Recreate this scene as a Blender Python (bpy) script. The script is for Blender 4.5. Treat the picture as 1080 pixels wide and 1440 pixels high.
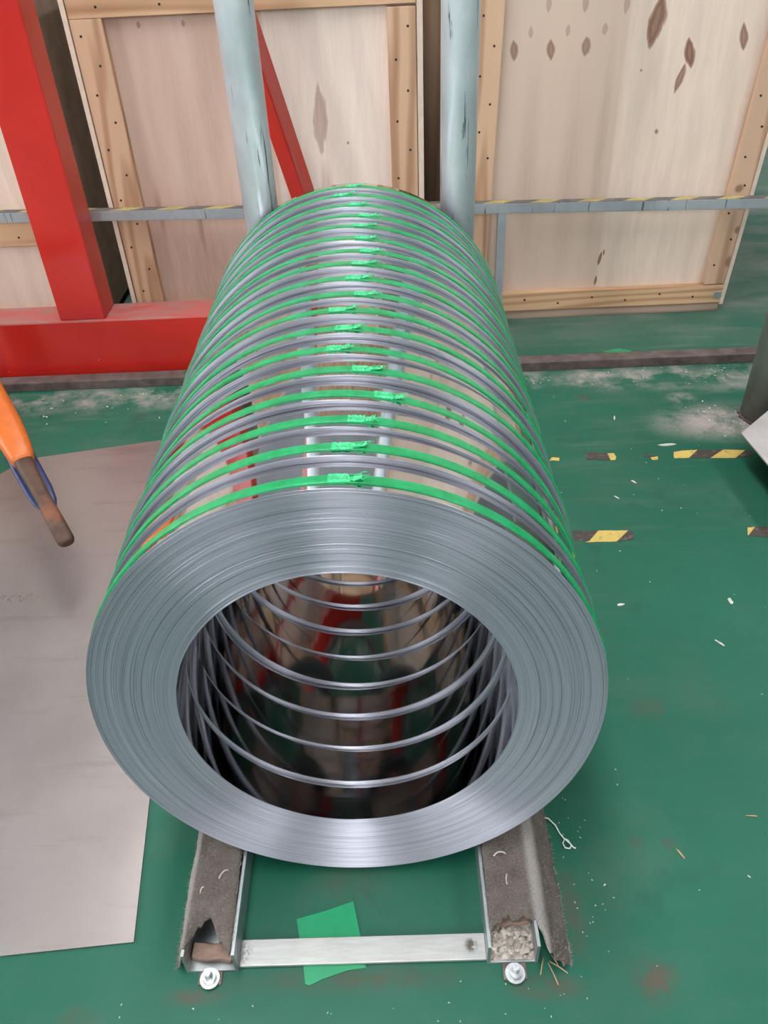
import bpy, bmesh, math, random
from mathutils import Vector, Matrix, noise

for o in list(bpy.data.objects):
    bpy.data.objects.remove(o, do_unlink=True)
S = bpy.context.scene
COL = S.collection

# ------------------------------------------------------------------ camera, world, light, exposure
cam_d = bpy.data.cameras.new('camera')
cam_d.sensor_fit = 'HORIZONTAL'
cam_d.sensor_width = 36.0
cam_d.lens = 1128.54 * 36.0 / 1080.0
cam_d.clip_start = 0.02
cam_o = bpy.data.objects.new('camera', cam_d)
COL.objects.link(cam_o)
cx_, cu_, cf_ = Vector((0.99915, -0.01088, -0.03982)), Vector((0.03793, 0.6223, 0.78186)), Vector((-0.01627, 0.78271, -0.62218))
M = Matrix.Identity(4)
for i in range(3):
    M[i][0], M[i][1], M[i][2] = cx_[i], cu_[i], -cf_[i]
M[0][3], M[1][3], M[2][3] = 0.08728, -0.77068, 1.40721
cam_o.matrix_world = M
S.camera = cam_o

S.view_settings.view_transform = 'Standard'
S.view_settings.look = 'None'
S.view_settings.gamma = 1.0
S.view_settings.use_curve_mapping = False
S.view_settings.exposure = 0.0

w = bpy.data.worlds.new('overcast_daylight')
S.world = w
w.use_nodes = True
bg = w.node_tree.nodes['Background']
bg.inputs[0].default_value = (0.86, 0.93, 1.0, 1)
bg.inputs[1].default_value = 0.6

SKYLIGHT_STRENGTH = 15.5
FRONT_WINDOW_STRENGTH = 3.2
SIDE_WINDOW_STRENGTH = 8.0

# ------------------------------------------------------------------ node helpers
class NT:
    def __init__(s, name):
        s.m = bpy.data.materials.new(name)
        s.m.use_nodes = True
        s.t = s.m.node_tree
        s.b = s.t.nodes['Principled BSDF']
    def n(s, typ, **kw):
        nd = s.t.nodes.new(typ)
        for k, v in kw.items():
            if k.startswith('i_'):
                nd.inputs[k[2:]].default_value = v
            else:
                setattr(nd, k, v)
        return nd
    def l(s, a, b):
        s.t.links.new(a, b)
    def put(s, inp, v):
        if isinstance(v, bpy.types.NodeSocket):
            s.l(v, inp)
        else:
            inp.default_value = v
    def math(s, op, a, b=0.0, c=None):
        nd = s.t.nodes.new('ShaderNodeMath')
        nd.operation = op
        s.put(nd.inputs[0], a)
        s.put(nd.inputs[1], b)
        if c is not None:
            s.put(nd.inputs[2], c)
        return nd.outputs[0]
    def coord(s, kind='Object'):
        return s.n('ShaderNodeTexCoord').outputs[kind]
    def xyz(s, v):
        nd = s.n('ShaderNodeSeparateXYZ')
        s.l(v, nd.inputs[0])
        return nd.outputs
    def mapped(s, v, scale=(1, 1, 1), loc=(0, 0, 0), rot=(0, 0, 0)):
        nd = s.n('ShaderNodeMapping')
        nd.inputs['Scale'].default_value = scale
        nd.inputs['Location'].default_value = loc
        nd.inputs['Rotation'].default_value = rot
        s.l(v, nd.inputs['Vector'])
        return nd.outputs[0]
    def noise(s, v, scale=5.0, detail=4.0, rough=0.55, dist=0.0):
        nd = s.n('ShaderNodeTexNoise')
        nd.inputs['Scale'].default_value = scale
        nd.inputs['Detail'].default_value = detail
        nd.inputs['Roughness'].default_value = rough
        nd.inputs['Distortion'].default_value = dist
        if v is not None:
            s.l(v, nd.inputs['Vector'])
        return nd.outputs[0]
    def rng(s, v, a, b, c=0.0, d=1.0, smooth=False):
        nd = s.n('ShaderNodeMapRange')
        if smooth:
            nd.interpolation_type = 'SMOOTHSTEP'
        s.put(nd.inputs[0], v)
        for i, x in enumerate((a, b, c, d)):
            nd.inputs[i + 1].default_value = x
        return nd.outputs[0]
    def mix(s, f, a, b, mode='MIX'):
        nd = s.n('ShaderNodeMix', data_type='RGBA', blend_type=mode)
        s.put(nd.inputs[0], f)
        for inp, v in ((nd.inputs[6], a), (nd.inputs[7], b)):
            if isinstance(v, tuple):
                v = (*v, 1.0) if len(v) == 3 else v
            s.put(inp, v)
        return nd.outputs[2]
    def bump(s, h, strength=0.3, dist=0.002, normal=None):
        nd = s.n('ShaderNodeBump')
        nd.inputs['Strength'].default_value = strength
        nd.inputs['Distance'].default_value = dist
        s.l(h, nd.inputs['Height'])
        if normal is not None:
            s.l(normal, nd.inputs['Normal'])
        s.l(nd.outputs[0], s.b.inputs['Normal'])
        return nd.outputs[0]
    def base(s, v): s.put(s.b.inputs['Base Color'], (*v, 1) if isinstance(v, tuple) else v)
    def rough(s, v): s.put(s.b.inputs['Roughness'], v)
    def metal(s, v): s.put(s.b.inputs['Metallic'], v)
    def blob(s, X, Z, cx, cz, rx, rz, soft=0.5, tilt=0.0):
        """soft elliptical mask, 1 inside"""
        dx = s.math('DIVIDE', s.math('ADD', s.math('SUBTRACT', X, cx), s.math('MULTIPLY', s.math('SUBTRACT', Z, cz), tilt)), rx)
        dz = s.math('DIVIDE', s.math('SUBTRACT', Z, cz), rz)
        d = s.math('SQRT', s.math('ADD', s.math('MULTIPLY', dx, dx), s.math('MULTIPLY', dz, dz)))
        return s.rng(d, 1.0, 1.0 - soft, 0.0, 1.0, True)

def simple(name, col, rough=0.5, metal=0.0, var=0.12, scale=20.0, bump=0.0, bscale=80.0):
    n = NT(name)
    c = n.coord()
    f = n.noise(c, scale, 5)
    dark = tuple(x * (1 - var) for x in col)
    lite = tuple(min(1, x * (1 + var)) for x in col)
    n.base(n.mix(n.rng(f, 0.3, 0.7), dark, lite))
    n.rough(rough)
    n.metal(metal)
    if bump:
        n.bump(n.noise(c, bscale, 4), bump, 0.002)
    return n.m

MAT = {}

# --- green epoxy floor
def mat_floor():
    n = NT('green_epoxy_floor')
    c = n.coord()
    X, Y, Z = n.xyz(c)
    big = n.noise(c, 1.3, 5, 0.6)
    fine = n.noise(c, 26, 6, 0.65)
    col = n.mix(n.rng(big, 0.3, 0.7), (0.0065, 0.086, 0.051), (0.012, 0.112, 0.069))
    col = n.mix(n.rng(fine, 0.35, 0.75, 0, 0.35), col, (0.017, 0.095, 0.062))
    # streaky scuffs running roughly along x
    sc = n.noise(n.mapped(c, (1.6, 11, 1), rot=(0, 0, 0.1)), 2.2, 6, 0.6)
    far = n.rng(Y, 0.2, 2.2)
    col = n.mix(n.math('MULTIPLY', n.rng(sc, 0.52, 0.72, 0, 0.55), n.math('ADD', n.math('MULTIPLY', far, 0.9), 0.1)), col, (0.11, 0.145, 0.122))
    # dust gathered along the steel strip and round the column, and far dust
    wob = n.noise(c, 7, 6, 0.7)
    band = n.rng(n.math('ABSOLUTE', n.math('SUBTRACT', Y, 1.70)), 0.0, 0.13, 1.0, 0.0, True)
    band = n.math('MULTIPLY', band, n.rng(wob, 0.44, 0.62))
    patches = band
    for (px, py, rx, ry, a) in ((1.14, 1.40, 0.30, 0.15, 1.3), (1.05, 1.55, .07, .05, 1.0), (0.80, 1.72, 0.16, 0.06, 1.1), (0.74, 1.70, 0.20, 0.09, 0.9), (1.25, 1.62, 0.22, .06, .6), (-1.0, 1.68, 0.2, .08, .8)):
        b = n.math('MULTIPLY', n.blob(X, Y, px, py, rx, ry, 0.9), a)
        b = n.math('MULTIPLY', b, n.rng(wob, 0.38, 0.58))
        patches = n.math('MAXIMUM', patches, b)
    back = n.math('MULTIPLY', n.rng(Y, 1.8, 2.3), n.rng(n.noise(n.mapped(c, (1.2, 2.5, 1)), 2.2, 6, 0.55), 0.40, 0.75, 0.12, 0.6))
    patches = n.math('MAXIMUM', patches, back)
    dust = n.math('MINIMUM', n.math('MULTIPLY', patches, 0.85), 1.0)
    col = n.mix(dust, col, (0.36, 0.305, 0.28))
    cl = n.noise(n.mapped(c, (1.0, 1.4, 1)), 3.2, 6, 0.62)
    col = n.mix(n.rng(cl, 0.50, 0.72, 0.0, 0.42), col, (0.060, 0.115, 0.085))
    # brown stains
    st = None
    for (px, py, rx, ry, a) in ((0.727, 1.573, 0.030, 0.022, 1.0), (0.50, 0.0, .02, .02, .4), (0.56, -.005, .018, .016, .5), (0.475, -0.235, 0.05, 0.05, 0.8),
                                (0.60, 0.30, 0.06, 0.05, 0.35), (0.63, 0.29, 0.015, .014, .5), (0.54, .52, .06, .01, .5), (0.0, -0.22, 0.28, 0.03, 0.45), (0.30, -0.24, .09, .03, .6),
                                (-0.27, -0.24, .07, .02, .6), (0.36, -0.12, .03, .12, .45), (-0.03, -0.06, .10, .05, .3), (-0.45, -0.27, 0.05, 0.03, .4)):
        b = n.math('MULTIPLY', n.math('MULTIPLY', n.blob(X, Y, px, py, rx, ry, 0.95), a), n.rng(fine, 0.3, 0.55))
        st = b if st is None else n.math('MAXIMUM', st, b)
    col = n.mix(st, col, (0.10, 0.055, 0.042))
    dk = n.noise(c, 5.5, 5, 0.6)
    col = n.mix(n.rng(dk, 0.60, 0.75, 0, 0.5), col, (0.009, 0.05, 0.034))
    n.base(col)
    n.rough(n.math('ADD', n.rng(fine, 0.2, 0.8, 0.36, 0.5), n.math('MULTIPLY', dust, 0.35)))
    n.b.inputs['Specular IOR Level'].default_value = 0.28
    n.bump(n.noise(c, 60, 5), 0.12, 0.002)
    return n.m
MAT['floor'] = mat_floor()

# --- polished strip surface and slit-edge face of the coils
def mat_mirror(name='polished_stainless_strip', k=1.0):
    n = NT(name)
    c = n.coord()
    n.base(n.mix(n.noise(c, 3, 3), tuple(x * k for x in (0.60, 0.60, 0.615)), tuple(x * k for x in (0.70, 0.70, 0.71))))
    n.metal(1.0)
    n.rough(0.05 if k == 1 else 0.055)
    n.bump(n.noise(n.mapped(c, (1, 0.25, 1)), 14, 2, 0.5), 0.05, 0.004)
    return n.m
def mat_edge(name='slit_strip_edges'):
    n = NT(name)
    c = n.coord()
    X, Y, Z = n.xyz(c)
    r = n.math('SQRT', n.math('ADD', n.math('MULTIPLY', X, X), n.math('MULTIPLY', Z, Z)))
    ang = n.math('ARCTAN2', X, Z)
    oi = n.n('ShaderNodeObjectInfo').outputs['Random']
    cmb = n.n('ShaderNodeCombineXYZ')
    n.l(n.math('MULTIPLY', r, 900.0), cmb.inputs[0])
    n.l(n.math('MULTIPLY', n.math('COSINE', ang), 0.9), cmb.inputs[1])
    n.l(n.math('ADD', n.math('SINE', ang), n.math('MULTIPLY', oi, 40.0)), cmb.inputs[2])
    lam = n.noise(cmb.outputs[0], 1.0, 3, 0.6)
    cmb2 = n.n('ShaderNodeCombineXYZ')
    n.l(n.math('MULTIPLY', r, 260.0), cmb2.inputs[0])
    n.l(n.math('MULTIPLY', n.math('COSINE', ang), 1.4), cmb2.inputs[1])
    n.l(n.math('ADD', n.math('MULTIPLY', n.math('SINE', ang), 1.4), n.math('MULTIPLY', oi, 17.0)), cmb2.inputs[2])
    wide = n.noise(cmb2.outputs[0], 1.0, 4, 0.6)
    col = n.mix(n.rng(lam, 0.3, 0.7), (0.355, 0.36, 0.42), (0.50, 0.505, 0.575))
    cmb3 = n.n('ShaderNodeCombineXYZ')
    n.l(n.math('MULTIPLY', r, 430.0), cmb3.inputs[0])
    n.l(n.math('MULTIPLY', n.math('COSINE', ang), 0.8), cmb3.inputs[1])
    n.l(n.math('ADD', n.math('MULTIPLY', n.math('SINE', ang), 0.8), n.math('MULTIPLY', oi, 29.0)), cmb3.inputs[2])
    arcs = n.noise(cmb3.outputs[0], 1.0, 1, 0.4)
    col = n.mix(n.rng(arcs, 0.63, 0.68, 0, 0.42), col, (0.13, 0.14, 0.16))
    col = n.mix(n.rng(wide, 0.60, 0.68, 0, 0.5), col, (0.26, 0.28, 0.32))
    col = n.mix(n.rng(wide, 0.36, 0.30, 0, 0.35), col, (0.76, 0.78, 0.81))
    n.base(col)
    n.metal(0.62)
    n.rough(n.rng(wide, 0.3, 0.7, 0.42, 0.50))
    n.b.inputs['Anisotropic'].default_value = 0.98
    n.b.inputs['Anisotropic Rotation'].default_value = 0.25
    tg = n.n('ShaderNodeTangent', direction_type='RADIAL', axis='Y')
    n.l(tg.outputs[0], n.b.inputs['Tangent'])
    # every strip edge is rolled over on its inner side (finer than a pixel): lean the normal towards the axis
    rad = n.n('ShaderNodeCombineXYZ')
    n.l(n.math('DIVIDE', X, r), rad.inputs[0])
    n.l(n.math('DIVIDE', Z, r), rad.inputs[2])
    vt = n.n('ShaderNodeVectorTransform', vector_type='VECTOR', convert_from='OBJECT', convert_to='WORLD')
    n.l(rad.outputs[0], vt.inputs[0])
    sc = n.n('ShaderNodeVectorMath', operation='SCALE')
    sc.inputs['Scale'].default_value = -0.34
    n.l(vt.outputs[0], sc.inputs[0])
    ad = n.n('ShaderNodeVectorMath', operation='ADD')
    n.l(n.n('ShaderNodeNewGeometry').outputs['Normal'], ad.inputs[0])
    n.l(sc.outputs[0], ad.inputs[1])
    nm = n.n('ShaderNodeVectorMath', operation='NORMALIZE')
    n.l(ad.outputs[0], nm.inputs[0])
    n.bump(lam, 0.04, 0.0008, nm.outputs[0])
    return n.m
MAT['mirror'] = mat_mirror()
MAT['bore'] = mat_mirror('darkened_bore_strip', 0.74)  # darker copy of the strip: the bore's dimness is put into its colour
MAT['edge'] = mat_edge()

def mat_strap():
    n = NT('green_plastic_strap')
    c = n.coord()
    X, Y, Z = n.xyz(c)
    ang = n.math('ARCTAN2', X, Z)
    rib = n.math('SINE', n.math('MULTIPLY', ang, 800.0))
    wear = n.noise(c, 40, 4, 0.6)
    col = n.mix(n.rng(wear, 0.35, 0.7), (0.0, 0.25, 0.070), (0.01, 0.36, 0.125))
    n.base(col)
    n.rough(0.32)
    n.bump(rib, 0.12, 0.0006)
    return n.m
MAT['strap'] = mat_strap()
MAT['strap_joint'] = simple('crumpled_green_strap_weld', (0.04, 0.50, 0.20), 0.25, 0, 0.3, 120, 0.4, 300)

def mat_red(name='red_painted_steel', dusty=True):
    n = NT(name)
    c = n.coord()
    geo = n.n('ShaderNodeNewGeometry')
    nz = n.xyz(geo.outputs['Normal'])[2]
    f = n.noise(c, 3, 5, 0.6)
    col = n.mix(n.rng(f, 0.3, 0.7), (0.46, 0.017, 0.013), (0.55, 0.026, 0.018))
    up = n.math('MULTIPLY', n.rng(nz, 0.12, 0.30), n.rng(n.noise(n.mapped(c, (3, 12, 1)), 3, 6, 0.7), 0.34, 0.62, 0.25, 0.85))
    col = n.mix(up, col, (0.27, 0.16, 0.14))
    sc = n.noise(c, 38, 3, 0.7)
    col = n.mix(n.rng(sc, 0.73, 0.76, 0, 0.7), col, (0.75, 0.45, 0.40))
    n.base(col)
    n.rough(n.math('ADD', n.math('MULTIPLY', up, 0.4), 0.22))
    n.bump(n.noise(c, 50, 3), 0.05, 0.002)
    return n.m
MAT['red'] = mat_red()

def mat_galv(name, tone=1.0):
    n = NT(name)
    c = n.coord()
    vor = n.n('ShaderNodeTexVoronoi')
    vor.inputs['Scale'].default_value = 55
    n.l(n.mapped(c, (1, 1, 0.35)), vor.inputs['Vector'])
    sp = n.xyz(vor.outputs['Color'])[0]
    f = n.noise(c, 6, 5, 0.6)
    col = n.mix(n.rng(f, 0.3, 0.7), (0.54 * tone, 0.58 * tone, 0.62 * tone), (0.72 * tone, 0.76 * tone, 0.80 * tone))
    col = n.mix(n.math('MULTIPLY', sp, 0.25), col, (0.45 * tone, 0.5 * tone, 0.53 * tone))
    # long dark drag marks
    sm = n.noise(n.mapped(c, (55, 55, 2.4)), 1.6, 5, 0.6, 0.3)
    col = n.mix(n.rng(sm, 0.63, 0.66, 0, 0.85), col, (0.05, 0.065, 0.07))
    sm2 = n.noise(n.mapped(c, (60, 60, 14), loc=(3, 1, 5)), 1.5, 4, 0.6)
    col = n.mix(n.rng(sm2, 0.72, 0.75, 0, 0.5), col, (0.12, 0.13, 0.13))
    n.base(col)
    n.metal(0.45)
    n.rough(n.rng(f, 0.3, 0.7, 0.40, 0.50))
    n.bump(n.noise(c, 30, 3), 0.08, 0.003)
    return n.m
MAT['galv'] = mat_galv('galvanised_pipe')
MAT['galv_dull'] = mat_galv('galvanised_square_tube', 0.62)

# --- plywood / timber
def mat_ply(name, knots=(), streaks_and_shade=(), seams=(), tint=(0.66, 0.53, 0.45), seed=0.0):
    n = NT(name)
    c = n.coord()
    X, Y, Z = n.xyz(c)
    g = n.noise(n.mapped(c, (9, 9, 1.1), loc=(seed, 0, seed)), 2.2, 5, 0.6, 0.3)
    g2 = n.noise(n.mapped(c, (70, 70, 4.0), loc=(seed, 0, 0)), 2.0, 3, 0.6)
    d = tuple(x * 0.82 for x in tint)
    col = n.mix(n.rng(g, 0.3, 0.7), d, tint)
    col = n.mix(n.rng(g2, 0.4, 0.75, 0, 0.25), col, tuple(x * 0.7 for x in tint))
    for (x0, x1, colr, a) in seams:
        m = n.math('MULTIPLY', n.rng(X, x0 - 0.006, x0 + 0.006), n.rng(X, x1 - 0.006, x1 + 0.006, 1, 0))
        m = n.math('MULTIPLY', m, n.rng(g, 0.25, 0.6, a * 0.55, a))
        col = n.mix(m, col, colr)
    for (kx, kz, rx, rz, a) in streaks_and_shade:
        m = n.math('MULTIPLY', n.blob(X, Z, kx, kz, rx, rz, 0.95), n.rng(g2, 0.3, 0.65, a * 0.5, a))
        col = n.mix(m, col, (0.33, 0.20, 0.14))
    w_ = n.noise(n.mapped(c, (22, 22, 7)), 1.5, 3)
    for (kx, kz, rx, rz, a, tilt) in knots:
        Xw = n.math('ADD', X, n.math('MULTIPLY', n.math('SUBTRACT', w_, 0.5), rx * 1.2))
        tz = n.math('SUBTRACT', Z, kz)
        dx = n.math('DIVIDE', n.math('ADD', n.math('SUBTRACT', Xw, kx), n.math('MULTIPLY', tz, tilt)), rx)
        dz = n.math('DIVIDE', tz, rz)
        dd = n.math('ADD', n.math('ABSOLUTE', dx), n.math('MULTIPLY', dz, dz))      # lens with pointed ends, as rotary-cut knots are
        m = n.rng(dd, 1.0, 0.72, 0, 1, True)
        ring = n.rng(n.math('SINE', n.math('MULTIPLY', dd, 11.0)), -1, 1)
        kc = n.mix(ring, (0.15, 0.062, 0.036), (0.27, 0.135, 0.085))
        col = n.mix(n.math('MULTIPLY', m, a), col, kc)
    n.base(col)
    n.rough(0.62)
    n.bump(g2, 0.08, 0.002)
    return n.m

def mat_timber(name, tint=(0.60, 0.40, 0.25), axis='Z', seed=0.0, kn=()):
    n = NT(name)
    c = n.coord()
    sc = (7, 7, 0.6) if axis == 'Z' else (0.6, 7, 7)
    p = n.mapped(c, sc, loc=(seed, seed * 0.7, seed * 1.3))
    wq = n.noise(p, 0.9, 2, 0.4)
    gx = n.xyz(c)[0 if axis == 'Z' else 2]
    ph = n.math('ADD', n.math('MULTIPLY', gx, 95.0), n.math('MULTIPLY', wq, 42.0))
    wv = n.rng(n.math('SINE', ph), -1, 1)
    f = n.noise(p, 1.5, 4, 0.6)
    dark = tuple(x * y for x, y in zip(tint, (0.62, 0.50, 0.42)))
    col = n.mix(n.rng(wv, 0.35, 1.0, 0, 0.9), tint, dark)
    col = n.mix(n.rng(f, 0.35, 0.7, 0, 0.4), col, tuple(min(1, x * 1.12) for x in tint))
    X, Y, Z = n.xyz(c)
    for (kx, kz, rx, rz) in kn:
        m = n.blob(X, Z, kx, kz, rx, rz, 0.6)
        col = n.mix(n.math('MULTIPLY', m, 0.75), col, (0.20, 0.10, 0.06))
    n.base(col)
    n.rough(0.6)
    n.bump(f, 0.08, 0.002)
    return n.m

MAT['timber_v'] = mat_timber('pine_stile', (0.60, 0.39, 0.25), 'Z', 1.0)
MAT['timber_v2'] = mat_timber('pine_stile_pale', (0.62, 0.41, 0.28), 'Z', 4.0, ((1.385, 0.20, 0.02, 0.03), (1.39, 0.32, 0.015, 0.02), (1.36, .47, .02, .02)))
MAT['timber_h'] = mat_timber('pine_rail', (0.60, 0.385, 0.225), 'X', 2.0)
MAT['timber_dark'] = mat_timber('weathered_skid_timber', (0.36, 0.26, 0.20), 'X', 3.0)
MAT['timber_dark_v'] = mat_timber('weathered_plank', (0.34, 0.23, 0.15), 'Z', 6.0)
MAT['ply_edge'] = simple('plywood_edge', (0.68, 0.55, 0.44), 0.65, 0, 0.08, 30)
MAT['ply_side'] = simple('plywood_crate_side', (0.30, 0.22, 0.16), 0.7, 0, 0.2, 12)
MAT['nail'] = simple('nail_heads', (0.03, 0.028, 0.025), 0.5, 0.5)
MAT['zinc'] = simple('bright_zinc', (0.60, 0.62, 0.63), 0.34, 0.9, 0.2, 90)

def mat_plate():
    n = NT('dull_stainless_plate')
    c = n.coord()
    f = n.noise(c, 3.0, 6, 0.6)
    br = n.noise(n.mapped(c, (2, 40, 1)), 2.0, 5, 0.6)
    col = n.mix(n.rng(f, 0.3, 0.7), (0.325, 0.287, 0.275), (0.375, 0.332, 0.318))
    col = n.mix(n.rng(br, 0.5, 0.75, 0, 0.35), col, (0.36, 0.33, 0.31))
    col = n.mix(n.rng(n.noise(c, 2.6, 5, 0.55), 0.48, 0.70, 0, 0.55), col, (0.235, 0.205, 0.195))
    col = n.mix(n.rng(n.noise(n.mapped(c, (1.5, 9, 1)), 2.0, 5, 0.6), 0.56, 0.72, 0, 0.45), col, (0.20, 0.17, 0.155))
    X, Y, Z = n.xyz(c)
    sm = n.math('MULTIPLY', n.blob(X, Y, -0.90, 0.70, 0.10, 0.025, 0.8), n.rng(n.noise(n.mapped(c, (60, 30, 1)), 2, 4, 0.7), 0.5, 0.6))
    col = n.mix(n.math('MULTIPLY', sm, 0.7), col, (0.13, 0.12, 0.12))
    n.base(col)
    n.metal(0.8)
    n.rough(n.rng(f, 0.3, 0.7, 0.36, 0.40))
    n.bump(n.noise(c, 2.5, 1), 0.02, 0.02)
    return n.m
MAT['plate'] = mat_plate()
MAT['offcut'] = simple('pale_sheet_offcut', (0.43, 0.395, 0.385), 0.5, 0.2, 0.12, 12)

def mat_felt():
    n = NT('dusty_grey_felt')
    c = n.coord()
    f = n.noise(c, 22, 6, 0.7)
    h = n.noise(c, 320, 4, 0.7)
    col = n.mix(n.rng(f, 0.3, 0.7), (0.088, 0.072, 0.062), (0.165, 0.138, 0.122))
    col = n.mix(n.rng(h, 0.45, 0.75, 0, 0.5), col, (0.25, 0.22, 0.20))
    d = n.noise(c, 9, 4, 0.6)
    col = n.mix(n.rng(d, 0.60, 0.74, 0, 0.6), col, (0.045, 0.034, 0.029))
    X, Y, Z = n.xyz(c)
    rid = n.math('MULTIPLY', n.rng(n.math('ABSOLUTE', n.math('SUBTRACT', X, 0.297)), 0.004, 0.016, 1, 0, True), n.rng(h, 0.3, 0.6, 0.5, 0.9))
    rid2 = n.math('MULTIPLY', n.rng(n.math('ABSOLUTE', n.math('ADD', X, 0.291)), 0.003, 0.010, 1, 0, True), n.rng(h, 0.3, 0.6, 0.4, 0.8))
    col = n.mix(n.math('MAXIMUM', rid, rid2), col, (0.34, 0.32, 0.30))
    n.base(col)
    n.rough(0.95)
    n.b.inputs['Specular IOR Level'].default_value = 0.15
    n.bump(h, 0.8, 0.004)
    return n.m
MAT['felt'] = mat_felt()
MAT['felt_fuzz'] = simple('felt_fibres', (0.23, 0.205, 0.185), 0.95)
MAT['channel'] = simple('worn_steel_channel', (0.40, 0.43, 0.43), 0.42, 0.85, 0.25, 18, 0.1)
MAT['flatbar'] = None
def mat_flatbar():
    n = NT('bright_flat_bar')
    c = n.coord()
    f = n.noise(n.mapped(c, (4, 30, 1)), 4, 5, 0.6)
    col = n.mix(n.rng(f, 0.3, 0.7), (0.42, 0.42, 0.40), (0.54, 0.54, 0.52))
    sp = n.noise(c, 55, 4, 0.7)
    X, Y, Z = n.xyz(c)
    weld = n.math('MULTIPLY', n.blob(X, Y, 0.183, -0.176, 0.014, 0.016, 0.7), n.rng(n.noise(c, 160, 3), 0.35, 0.5))
    weld = n.math('MAXIMUM', weld, n.math('MULTIPLY', n.blob(X, Y, -0.195, -0.176, 0.018, 0.03, 0.9), n.rng(n.noise(c, 200, 3), 0.45, 0.6, 0, 0.7)))
    weld = n.math('MAXIMUM', weld, n.rng(sp, 0.70, 0.75, 0, 0.4))
    col = n.mix(weld, col, (0.13, 0.11, 0.09))
    n.base(col)
    n.metal(0.55)
    n.rough(0.42)
    n.bump(sp, 0.1, 0.002)
    return n.m
MAT['flatbar'] = mat_flatbar()
MAT['grit'] = simple('pale_concrete_grit', (0.46, 0.41, 0.36), 0.9, 0, 0.35, 140, 0.6, 220)
MAT['grime'] = simple('grimy_steel_tab', (0.16, 0.13, 0.11), 0.8, 0.2, 0.4, 60, 0.4)
MAT['scrapwood'] = simple('brown_packing_scrap', (0.26, 0.17, 0.13), 0.8, 0, 0.3, 40, 0.3)
MAT['green_sheet'] = simple('bright_green_plastic_sheet', (0.004, 0.26, 0.105), 0.35, 0, 0.12, 14)
MAT['strip'] = simple('rusty_brown_steel_strip', (0.115, 0.085, 0.078), 0.7, 0.25, 0.4, 22, 0.3)
def mat_column():
    n = NT('grimy_grey_column')
    c = n.coord()
    X, Y, Z = n.xyz(c)
    f = n.noise(c, 9, 5, 0.65)
    low = n.math('MULTIPLY', n.rng(Z, 0.0, 0.20, 1, 0), n.rng(f, 0.3, 0.6))
    col = n.mix(n.rng(f, 0.3, 0.7), (0.27, 0.29, 0.26), (0.36, 0.38, 0.34))
    col = n.mix(low, col, (0.14, 0.095, 0.065))
    n.base(col)
    n.rough(0.5)
    n.metal(0.3)
    return n.m
MAT['column'] = mat_column()
MAT['orange'] = simple('orange_paint', (0.55, 0.120, 0.014), 0.4, 0, 0.1, 25, 0.08)
def mat_rust():
    n = NT('rusted_bare_grip')
    c = n.coord()
    f = n.noise(c, 14, 5, 0.65)
    col = n.mix(n.rng(f, 0.3, 0.7), (0.045, 0.022, 0.013), (0.115, 0.055, 0.031))
    col = n.mix(n.rng(n.noise(c, 9, 4), 0.60, 0.72, 0, 0.7), col, (0.24, 0.07, 0.025))
    n.base(col)
    n.rough(0.6)
    n.metal(0.2)
    n.bump(f, 0.2, 0.003)
    return n.m
MAT['rust'] = mat_rust()
MAT['blue'] = simple('dark_blue_paint', (0.004, 0.016, 0.085), 0.4, 0, 0.15, 20)
def mat_tape(name, col, dirt):
    n = NT(name)
    c = n.coord()
    f = n.noise(c, 50, 5, 0.7)
    g = n.noise(c, 14, 4, 0.6)
    q = n.mix(n.rng(g, 0.35, 0.7, 0, 0.5), col, tuple(x * 0.75 for x in col))
    q = n.mix(n.rng(f, 0.55, 0.62, 0, 0.8), q, dirt)
    n.base(q)
    n.rough(0.65)
    return n.m
MAT['tape_y'] = mat_tape('worn_yellow_tape', (0.56, 0.41, 0.10), (0.30, 0.22, 0.09))
MAT['tape_b'] = mat_tape('worn_black_tape', (0.048, 0.036, 0.030), (0.13, 0.095, 0.075))
MAT['tape_old_y'] = simple('faded_yellow_tape', (0.42, 0.33, 0.13), 0.6, 0, 0.3, 30)
MAT['tape_old_b'] = simple('faded_black_tape', (0.11, 0.10, 0.095), 0.6, 0, 0.4, 30)
MAT['flake'] = simple('pale_flake', (0.50, 0.48, 0.43), 0.7, 0, 0.2, 60)
MAT['thread'] = simple('white_thread', (0.75, 0.74, 0.70), 0.8)
MAT['straw'] = simple('dry_straw', (0.45, 0.30, 0.17), 0.8)
MAT['wall'] = simple('shed_cladding', (0.16, 0.17, 0.18), 0.7, 0, 0.2, 1.0)
MAT['ceil'] = simple('shed_roof_sheet', (0.22, 0.23, 0.24), 0.7, 0, 0.15, 0.7)
MAT['frame'] = simple('window_frame_grey', (0.4, 0.42, 0.43), 0.5)
def mat_glow(name, col, s):
    n = NT(name)
    n.base((0.8, 0.8, 0.8))
    n.b.inputs['Emission Color'].default_value = (*col, 1)
    n.b.inputs['Emission Strength'].default_value = s
    return n.m
MAT['skylight'] = mat_glow('translucent_roof_panel', (0.98, 0.985, 1.0), SKYLIGHT_STRENGTH)
MAT['frontlight_side'] = mat_glow('frosted_front_pane', (0.98, 0.985, 1.0), FRONT_WINDOW_STRENGTH * 4.0)
MAT['frontlight_mid'] = mat_glow('bright_front_pane', (0.98, 0.985, 1.0), FRONT_WINDOW_STRENGTH * 6.0)
MAT['sidelight'] = mat_glow('frosted_window_pane', (0.98, 0.985, 1.0), SIDE_WINDOW_STRENGTH)

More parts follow.
